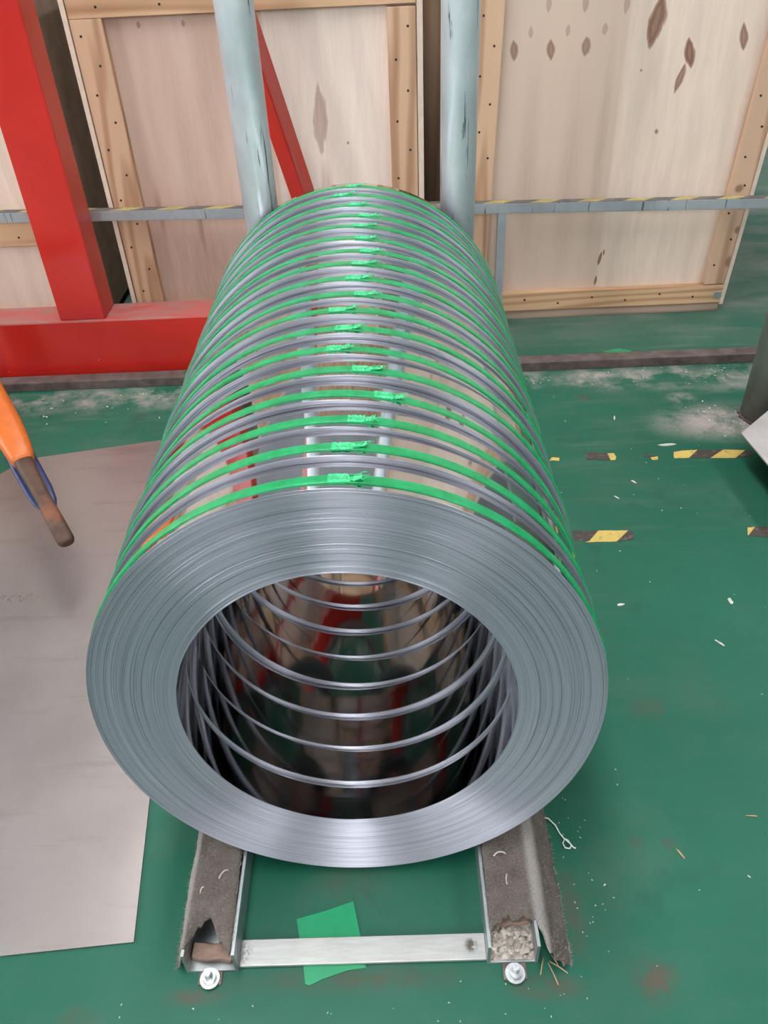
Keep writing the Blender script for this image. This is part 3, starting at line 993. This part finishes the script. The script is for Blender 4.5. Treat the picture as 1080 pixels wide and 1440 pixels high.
# ------------------------------------------------------------------ red A-frame
red = empty('red_frame', (-0.98, 1.93, 0), 'red painted steel frame of floor beam, thick upright and slanting brace', 'steel frame')
obj('floor_beam', bx(-2.6, 0.10, 1.862, 2.000, 0.0, 0.222, 0.006), MAT['red'], red, P(red))
obj('upright', bx(-1.070, -0.912, 1.868, 1.996, 0.222, 3.9, 0.006), MAT['red'], red, P(red))
bm = bmesh.new()
# slanting brace
bw, dw, yc, tw = 0.029, 0.034, 1.932, math.radians(-27)     # box section turned a little on its own axis
def brace_x(z): return -0.180 - 0.243 * (z - 0.594)
zt = 3.55
pts = []
for z in (0.222, zt):
    for s in (-1, 1):
        for t in (-1, 1):
            ox, oy = s * bw, t * dw
            pts.append(bm.verts.new((brace_x(z) + ox * math.cos(tw) - oy * math.sin(tw), yc + ox * math.sin(tw) + oy * math.cos(tw), z)))
for f in ((0, 1, 3, 2), (4, 6, 7, 5), (0, 4, 5, 1), (2, 3, 7, 6), (0, 2, 6, 4), (1, 5, 7, 3)):
    bm.faces.new([pts[i] for i in f])
bmesh.ops.recalc_face_normals(bm, faces=bm.faces[:])
bmesh.ops.bevel(bm, geom=bm.edges[:], offset=0.004, segments=2, affect='EDGES')
obj('brace', bm, MAT['red'], red, P(red))

# ------------------------------------------------------------------ steel strip on the floor (low ledge)
bm = bmesh.new()
box(bm, -2.6, 1.9, 1.772, 1.826, 0.0, 0.034, None, 0.003)
tag(obj('floor_strip', bm, MAT['strip']), 'low rusty brown steel strip running across the floor before the crates', 'steel strip')

# ------------------------------------------------------------------ barrier tube with hazard tape
bar = empty('barrier_rail', (0.5, 2.13, 0), 'low grey square tube barrier with yellow and black tape along its top', 'barrier')
tilt = 0.0245
def bz_(x): return 0.493 - tilt * (x - 0.0)
bm = bmesh.new()
L0, L1 = -2.3, 2.3
vs = box(bm, L0, L1, 2.115, 2.150, -0.036, 0.0)
for v in bm.verts:
    v.co.z += bz_(v.co.x)
bmesh.ops.bevel(bm, geom=bm.edges[:], offset=0.003, segments=2, affect='EDGES')
obj('top_tube', bm, MAT['galv_dull'], bar, P(bar))
for x in (-1.75, 0.502, 1.95):
    bm = bmesh.new()
    box(bm, x - 0.015, x + 0.015, 2.117, 2.147, 0.004, bz_(x) - 0.036, None, 0.002)
    box(bm, x - 0.04, x + 0.04, 2.10, 2.16, 0.0, 0.005, None, 0.001)
    obj('leg', bm, MAT['galv_dull'], bar, P(bar))
bm = bmesh.new()
x = L0
k = 0
while x < L1 - 0.01:
    e = min(L1, x + (0.075 if k % 2 else 0.09))
    sk = 0.045
    v = [bm.verts.new((a, y, bz_(a) + 0.0010)) for a, y in ((x, 2.1165), (e, 2.1165), (e + sk, 2.1485), (x + sk, 2.1485))]
    v2 = [bm.verts.new(q.co - Vector((0, 0, 0.0006))) for q in v]
    for fv in (v, v2[::-1], *[(v[i], v2[i], v2[(i + 1) % 4], v[(i + 1) % 4]) for i in range(4)]):
        bm.faces.new(fv).material_index = k % 2
    x = e
    k += 1
tag(obj('hazard_tape', bm, [MAT['tape_old_b'], MAT['tape_old_y']], bar, P(bar)), 'yellow and black striped tape')

# ------------------------------------------------------------------ plywood crates
def nails(parent, pts, y):
    bm = bmesh.new()
    for (x, z) in pts:
        cyl(bm, (x, y - 0.0015, z), (x, y + 0.002, z), 0.0042, 0.0042, 8)
    return tag(obj('nail_heads', bm, MAT['nail'], parent, P(parent)), None, None, None, 'stuff')
def nail_line(x0, x1, z0, z1, step, sd, amp):
    r = random.Random(sd)
    out = []
    L = math.hypot(x1 - x0, z1 - z0)
    n = int(L / step)
    for i in range(n):
        f = (i + 0.5) / n
        a = amp * (1 if i % 2 else -1) * r.uniform(0.6, 1.0)
        nx, nz = (z1 - z0) / L, (x1 - x0) / L
        out.append((x0 + (x1 - x0) * f + nx * a, z0 + (z1 - z0) * f + nz * a))
    return out
def sheared(bm, shear, xc=0.0):
    for v in bm.verts:
        v.co.x += shear * (v.co.z - 0.3)
    return bm
YF, YP = 2.198, 2.228      # batten fronts, panel face

# left crate
cl = empty('plywood_crate', (-0.35, 2.5, 0), 'plywood crate with pine battens behind the red brace, left of the dark gap', 'crate', 'plywood crates')
mp = mat_ply('plywood_left_crate',
             knots=[(-0.125, 0.755, 0.028, 0.125, 0.5, -0.02), (-0.683, 1.058, 0.008, 0.012, 0.6, 0), (-0.539, 1.056, 0.007, 0.012, 0.55, 0), (-0.035, 0.676, 0.005, 0.006, 0.8, 0)],
             streaks_and_shade=[(-0.122, 0.50, 0.03, 0.16, 0.6), (-0.74, 0.47, 0.02, 0.12, 0.9), (-0.60, 0.41, 0.015, 0.14, 0.9), (-0.62, 0.22, 0.40, 0.34, 0.55), (-0.50, 0.8, 0.06, 0.4, 0.4), (-0.60, 0.75, .05, .4, .35)],  # the broad low entry is shade behind the floor beam, put into colour
             seams=[(-0.90, -0.29, (0.56, 0.385, 0.30), 0.95)], tint=(0.84, 0.70, 0.61), seed=2.0)
obj('panel', bx(-0.906, 0.216, YP, YP + 0.012, 0.03, 1.18, 0), mp, cl, P(cl))
obj('stile', bx(-0.893, -0.790, YF, YP, 0.122, 1.084, 0.002), MAT['timber_v'], cl, P(cl))
obj('stile', bx(0.114, 0.206, YF, YP, 0.122, 1.078, 0.002), MAT['timber_v'], cl, P(cl))
obj('rail', bx(-0.893, 0.206, YF, YP, 1.085, 1.185, 0.002), MAT['timber_h'], cl, P(cl))
obj('rail', bx(-0.893, 0.206, YF, YP, 0.03, 0.121, 0.002), MAT['timber_h'], cl, P(cl))
obj('side_panel', bx(-0.912, -0.896, YF - 0.004, 2.85, 0.03, 1.185, 0.001), MAT['ply_edge'], cl, P(cl))
obj('side_panel', bx(0.209, 0.228, YF - 0.002, 2.85, 0.03, 1.185, 0.001), MAT['ply_edge'], cl, P(cl))
obj('back_panel', bx(-0.906, 0.216, 2.838, 2.85, 0.03, 1.18, 0), MAT['ply_side'], cl, P(cl))
obj('lid', bx(-0.912, 0.228, YF - 0.004, 2.85, 1.186, 1.20, 0.001), MAT['ply_edge'], cl, P(cl))
for yy in (2.22, 2.74):
    obj('skid', bx(-0.90, 0.215, yy, yy + 0.09, 0, 0.03, 0.002), MAT['timber_dark'], cl, P(cl))
nails(cl, nail_line(-0.842, -0.842, 0.14, 1.08, 0.085, 1, 0.026) + nail_line(0.16, 0.16, 0.14, 1.07, 0.085, 2, 0.024) + nail_line(-0.85, 0.16, 1.125, 1.125, 0.10, 3, 0.014), YF)

# right crate, standing a little askew
SH = 0.048
cr = empty('plywood_crate', (0.9, 2.5, 0), 'tall plywood crate with brown knots in its panel, right of the dark gap', 'crate', 'plywood crates')
mp = mat_ply('plywood_right_crate',
             knots=[(0.985, 1.00, 0.030, 0.085, 0.9, -0.12), (1.108, 0.905, 0.022, 0.050, 0.95, 0.25), (1.090, 0.83, 0.014, 0.05, 0.85, -0.2), (1.275, 0.945, 0.016, 0.045, 0.85, 0.2),
                    (0.528, 0.935, 0.016, 0.034, 0.75, 0.1), (0.650, 0.932, 0.016, 0.034, 0.75, 0.1), (0.765, 0.937, 0.016, 0.032, 0.7, 0), (0.580, 0.985, 0.009, 0.02, 0.4, 0), (0.70, 0.985, 0.009, 0.02, 0.4, 0), (0.82, 0.985, 0.011, 0.02, 0.4, 0),
                    (0.63, 1.06, 0.011, 0.025, 0.4, 0), (0.75, 1.06, 0.012, 0.03, 0.45, 0), (0.88, 1.05, 0.012, 0.03, 0.4, 0),
                    (1.040, 0.667, 0.008, 0.010, 0.8, 0), (0.955, 0.86, 0.006, 0.006, 0.6, 0), (0.900, 0.222, 0.007, 0.030, 0.95, -0.15), (0.893, 0.135, 0.006, 0.022, 0.95, -0.1), (0.912, 0.245, 0.004, .014, .9, 0)],
             streaks_and_shade=[(0.60, 0.55, 0.05, 0.5, 0.35), (0.75, 0.5, 0.06, 0.5, 0.35), (0.85, 0.6, 0.03, 0.5, 0.4), (0.54, 0.2, 0.05, 0.3, .35)],
             seams=[(0.46, 0.895, (0.60, 0.45, 0.355), 0.9)], tint=(0.77, 0.615, 0.505), seed=7.0)
HT = 1.95
obj('panel', sheared(bx(0.400, 1.392, YP, YP + 0.012, 0.03, HT, 0), SH), mp, cr, P(cr))
obj('stile', sheared(bx(0.377, 0.466, YF, YP, 0.112, HT - 0.1, 0.002), SH * 0.6), MAT['timber_v'], cr, P(cr))
obj('stile', sheared(bx(1.318, 1.394, YF, YP, 0.112, HT - 0.1, 0.002), SH), MAT['timber_v2'], cr, P(cr))
obj('rail', bx(0.377, 1.388, YF, YP, 0.036, 0.108, 0.002), MAT['timber_h'], cr, P(cr))
obj('rail', sheared(bx(0.377, 1.394, YF, YP, HT - 0.098, HT, 0.002), SH), MAT['timber_h'], cr, P(cr))
obj('side_panel', sheared(bx(0.360, 0.374, YF - 0.002, 2.85, 0.03, HT, 0.001), SH * 0.6), MAT['ply_side'], cr, P(cr))
obj('side_panel', sheared(bx(1.396, 1.410, YF - 0.004, 2.85, 0.03, HT, 0.001), SH), MAT['ply_edge'], cr, P(cr))
obj('back_panel', sheared(bx(0.38, 1.39, 2.838, 2.85, 0.03, HT, 0), SH * 0.8), MAT['ply_side'], cr, P(cr))
obj('lid', sheared(bx(0.37, 1.406, YF - 0.004, 2.85, HT + 0.001, HT + 0.014, 0.001), SH * 0.9), MAT['ply_edge'], cr, P(cr))
for yy in (2.202, 2.74):
    obj('skid', bx(0.382, 1.384, yy, yy + 0.09, 0, 0.0355, 0.002), MAT['timber_dark'], cr, P(cr))
obj('corner_clip', bx(1.356, 1.393, YF - 0.0025, YF + 0.03, 0.055, 0.082, 0.0008), MAT['zinc'], cr, P(cr))
nails(cr, [(x + SH * 0.6 * (z - 0.3), z) for x, z in nail_line(0.421, 0.421, 0.14, 1.6, 0.085, 5, 0.022)] + [(x + SH * (z - 0.3), z) for x, z in nail_line(1.355, 1.355, 0.14, 1.6, 0.095, 6, 0.02)] + nail_line(0.42, 1.34, 0.072, 0.072, 0.13, 7, 0.012), YF)

# crate standing behind the gap
cb = empty('plywood_crate', (0.3, 3.2, 0), 'brown plank crate in the dark gap between the two front crates', 'crate', 'plywood crates')
for i in range(9):
    obj('plank', bx(-0.55 + i * 0.2, -0.55 + i * 0.2 + 0.194, 2.90, 2.925, 0.03, 1.7, 0.002), MAT['timber_dark_v'], cb, P(cb))
obj('side_panel', bx(-0.56, -0.545, 2.926, 3.5, 0.03, 1.7, 0.001), MAT['ply_side'], cb, P(cb))
obj('side_panel', bx(1.235, 1.25, 2.926, 3.5, 0.03, 1.7, 0.001), MAT['ply_side'], cb, P(cb))
obj('back_panel', bx(-0.545, 1.235, 3.488, 3.5, 0.03, 1.7, 0.001), MAT['ply_side'], cb, P(cb))
obj('lid', bx(-0.56, 1.25, 2.90, 3.5, 1.701, 1.715, 0.001), MAT['ply_side'], cb, P(cb))
for yy in (2.95, 3.38):
    obj('skid', bx(-0.54, 1.24, yy, yy + 0.09, 0, 0.03, 0.002), MAT['timber_dark'], cb, P(cb))

# far left crate behind the red upright
cf = empty('plywood_crate', (-1.75, 2.5, 0), 'plywood crate at the left edge, partly hidden behind the red upright', 'crate', 'plywood crates')
mp = mat_ply('plywood_far_crate', knots=[(-1.20, 0.42, 0.02, 0.012, 0.6, 0)], streaks_and_shade=[], tint=(0.76, 0.61, 0.50), seed=11.0)
obj('panel', bx(-2.35, -1.072, YP, YP + 0.012, 0.03, 1.28, 0), mp, cf, P(cf))
obj('stile', bx(-1.17, -1.076, YF, YP, 0.122, 1.18, 0.002), MAT['timber_v'], cf, P(cf))
obj('stile', bx(-2.35, -2.26, YF, YP, 0.122, 1.18, 0.002), MAT['timber_v'], cf, P(cf))
for z0, z1 in ((0.03, 0.12), (1.182, 1.28)):
    obj('rail', bx(-2.35, -1.076, YF, YP, z0, z1, 0.002), MAT['timber_h'], cf, P(cf))
obj('rail', bx(-2.258, -1.172, YF, YP, 0.376, 0.470, 0.002), MAT['timber_h'], cf, P(cf))
obj('side_panel', bx(-1.070, -1.055, YF - 0.002, 2.85, 0.03, 1.28, 0.001), MAT['ply_side'], cf, P(cf))
obj('side_panel', bx(-2.366, -2.352, YF - 0.002, 2.85, 0.03, 1.28, 0.001), MAT['ply_side'], cf, P(cf))
obj('back_panel', bx(-2.35, -1.072, 2.838, 2.85, 0.03, 1.28, 0), MAT['ply_side'], cf, P(cf))
obj('lid', bx(-2.366, -1.055, YF - 0.002, 2.85, 1.281, 1.294, 0.001), MAT['ply_edge'], cf, P(cf))
for yy in (2.22, 2.74):
    obj('skid', bx(-2.34, -1.06, yy, yy + 0.09, 0, 0.03, 0.002), MAT['timber_dark'], cf, P(cf))
nails(cf, nail_line(-1.123, -1.123, 0.14, 1.15, 0.09, 9, 0.022) + nail_line(-2.2, -1.2, 0.42, 0.42, 0.13, 10, 0.014), YF)

# ------------------------------------------------------------------ column and sheet offcut at the right edge
co = empty('steel_column', (1.275, 1.42, 0), 'grimy grey round column at the right edge, rust brown at its foot', 'column')
bm = bmesh.new()
cyl(bm, (1.275, 1.42, 0.0), (1.275, 1.42, 3.0), 0.075, 0.075, 40)
obj('shaft', bm, MAT['column'], co, P(co))
bm = bmesh.new()
rr = random.Random(3)
A = []
for i in range(40):
    t = 2 * math.pi * i / 40
    A.append((1.275 + math.cos(t) * (0.078 + rr.uniform(-0.002, 0.006)), 1.42 + math.sin(t) * (0.078 + rr.uniform(-0.002, 0.006))))
prism(bm, A, 0.0, 0.007)
obj('base_grout', bm, MAT['strip'], co, P(co))
bm = bmesh.new()
prism(bm, [(1.089, 1.174), (1.152, 1.234), (1.211, 1.290), (1.55, 1.315), (1.55, 0.78), (1.125, 0.82), (1.105, 1.013)], 0.0985, 0.1025)
tag(obj('sheet_offcut', bm, MAT['offcut']), 'pale grey sheet offcut by the foot of the column, at the right edge', 'sheet offcut')
sup = empty('packing_block', (1.38, 1.05, 0), 'dark timber packing under the pale sheet offcut at the right edge', 'packing')
for i, zz in enumerate((0.0, 0.033, 0.066)):
    if i % 2 == 0:
        for yy in (0.86, 1.14):
            obj('board', bx(1.20, 1.52, yy, yy + 0.09, zz, zz + 0.0325, 0.002), MAT['timber_dark'], sup, P(sup))
    else:
        for xx in (1.22, 1.42):
            obj('board', bx(xx, xx + 0.09, 0.86, 1.23, zz, zz + 0.0325, 0.002), MAT['timber_dark'], sup, P(sup))

# ------------------------------------------------------------------ worn hazard tape remnants on the floor
TAPES = {
 't1': ([('b', [(0.541, 1.24), (0.558, 1.243), (0.549, 1.21), (0.537, 1.211)]), ('y', [(0.549, 1.211), (0.564, 1.235), (0.585, 1.229), (0.581, 1.214), (0.558, 1.219)])],
        'smallest yellow tape scrap beside the coils, left end of the upper tape line'),
 't2': ([('b', [(0.666, 1.25), (0.693, 1.254), (0.733, 1.243), (0.735, 1.206), (0.725, 1.21), (0.665, 1.216)]), ('y', [(0.733, 1.243), (0.752, 1.244), (0.755, 1.222), (0.749, 1.208), (0.735, 1.206)])],
        'mostly black tape remnant with a yellow right end, second from left in the upper line'),
 't3': ([('b', [(0.845, 1.237), (0.871, 1.22), (0.855, 1.216), (0.839, 1.22)]), ('y', [(0.856, 1.214), (0.879, 1.217), (0.873, 1.2), (0.857, 1.201)])],
        'tiny black and yellow tape crumb, third from left in the upper line'),
 't4': ([('y', [(0.932, 1.237), (0.962, 1.243), (1.006, 1.244), (0.967, 1.203), (0.924, 1.206)]), ('b', [(1.006, 1.244), (1.083, 1.24), (1.03, 1.199), (0.967, 1.203)]),
         ('y', [(1.083, 1.24), (1.146, 1.232), (1.103, 1.194), (1.03, 1.199)]), ('b', [(1.146, 1.232), (1.166, 1.227), (1.159, 1.201), (1.103, 1.194)])],
        'longest yellow and black tape piece, just before the column and sheet offcut'),
 't5': ([('b', [(0.557, 0.886), (0.627, 0.883), (0.594, 0.842), (0.555, 0.847)]), ('y', [(0.627, 0.883), (0.706, 0.879), (0.665, 0.836), (0.583, 0.838), (0.594, 0.842)]), ('b', [(0.706, 0.879), (0.718, 0.87), (0.71, 0.842), (0.665, 0.836)])],
        'tape piece with one big yellow slant, close beside the coils in the lower line'),
 't6': ([('y', [(1.022, 0.873), (1.043, 0.874), (1.012, 0.84)]), ('b', [(1.043, 0.874), (1.106, 0.872), (1.098, 0.826), (1.012, 0.84)])],
        'black tape piece with a yellow corner at the right edge, lower line')}
for k, (polys, lab) in TAPES.items():
    cx = sum(p[0] for _, q in polys for p in q) / sum(len(q) for _, q in polys)
    cy = sum(p[1] for _, q in polys for p in q) / sum(len(q) for _, q in polys)
    t = empty('hazard_tape', (cx, cy, 0), lab, 'hazard tape', 'worn tape lines on the floor')
    for c, q in polys:
        bm = bmesh.new()
        # ragged outline
        ext = []
        rr = random.Random(int(cx * 1000))
        for a, b in zip(q, q[1:] + q[:1]):
            for i in range(5):
                f = i / 5
                jx = 0 if i == 0 else rr.uniform(-0.0010, 0.0010)
                ext.append((a[0] + (b[0] - a[0]) * f + jx, a[1] + (b[1] - a[1]) * f + jx))
        prism(bm, ext, 0.0004, 0.0010)
        obj('yellow_stripe' if c == 'y' else 'black_stripe', bm, MAT['tape_y' if c == 'y' else 'tape_b'], t, P(t))

# ------------------------------------------------------------------ pale flakes on the floor
FL = [((0.921, 1.276), 0.034, 0.010, 0.05, 'longest pale flake, lying just above the longest yellow and black tape piece'),
      ((0.801, 1.442), 0.017, 0.004, 1.35, 'thin upright pale sliver above the tape lines, right of the coils'),
      ((0.775, 1.094), 0.015, 0.005, -1.0, 'pale sliver slanting between the two tape lines, right of the coils'),
      ((0.709, 1.024), 0.012, 0.004, -0.9, 'small pale curl between the tape lines, nearest the coils'),
      ((0.621, 0.603), 0.012, 0.007, 0.2, 'wide pale flake on bare floor below the lower tape line, beside the front coils'),
      ((0.882, 0.604), 0.008, 0.017, 0.1, 'pale forked flake below the lower tape line, near the right edge'),
      ((0.813, 0.470), 0.015, 0.004, -0.9, 'pale sliver far below the lower tape line, near the right edge'),
      ((0.575, -0.025), 0.015, 0.0018, -1.1, 'pale brown sliver low on the right floor, beside the coil shadow'),
      ((0.729, 0.043), 0.015, 0.0016, -0.1, 'brown splinter by the right edge, level with the right rail')]
for (x, y), a, b, rot, lab in FL:
    bm = bmesh.new()
    rr = random.Random(int(x * 997))
    pts = []
    for i in range(9):
        t = 2 * math.pi * i / 9
        q = rr.uniform(0.55, 1.05)
        px, py = a * 0.9 * q * math.cos(t), b * 0.75 * q * math.sin(t)
        pts.append((x + px * math.cos(rot) - py * math.sin(rot), y + px * math.sin(rot) + py * math.cos(rot)))
    prism(bm, pts, 0.0004, 0.0026)
    tag(obj('flake', bm, MAT['straw' if 'brown' in lab else 'flake']), lab, 'flake', 'pale flakes on the floor')

bm = bmesh.new()
rr = random.Random(77)
def crumb(x, y, s):
    m = Matrix.Translation((x, y, s * 0.4)) @ Matrix.Rotation(rr.uniform(0, 6), 4, 'Z')
    box(bm, -s * rr.uniform(0.7, 2.0), s * rr.uniform(0.7, 2.0), -s * 0.6, s * 0.6, -s * 0.38, s * 0.4, m)
for _ in range(60):
    crumb(rr.uniform(0.42, 1.3), rr.uniform(-0.25, 1.7), rr.uniform(0.0006, 0.0017))
for _ in range(55):
    crumb(rr.uniform(0.55, 1.4), rr.gauss(1.72, 0.035), rr.uniform(0.0008, 0.0024))
for _ in range(30):
    crumb(rr.uniform(-1.2, -0.5), rr.uniform(1.48, 1.74), rr.uniform(0.001, 0.003))
for _ in range(40):
    crumb(rr.gauss(1.15, 0.06), rr.gauss(1.40, 0.05), rr.uniform(0.001, 0.003))
for _ in range(25):
    crumb(rr.uniform(-0.45, 0.45), rr.uniform(-0.30, -0.225), rr.uniform(0.0006, 0.0013))
for _ in range(25):
    crumb(rr.uniform(0.36, 0.42), rr.uniform(-0.2, 0.1), rr.uniform(0.0006, 0.0013))
tag(obj('floor_crumbs', bm, MAT['flake']), 'scattered pale crumbs and chips over the green floor', 'crumbs', None, 'stuff')
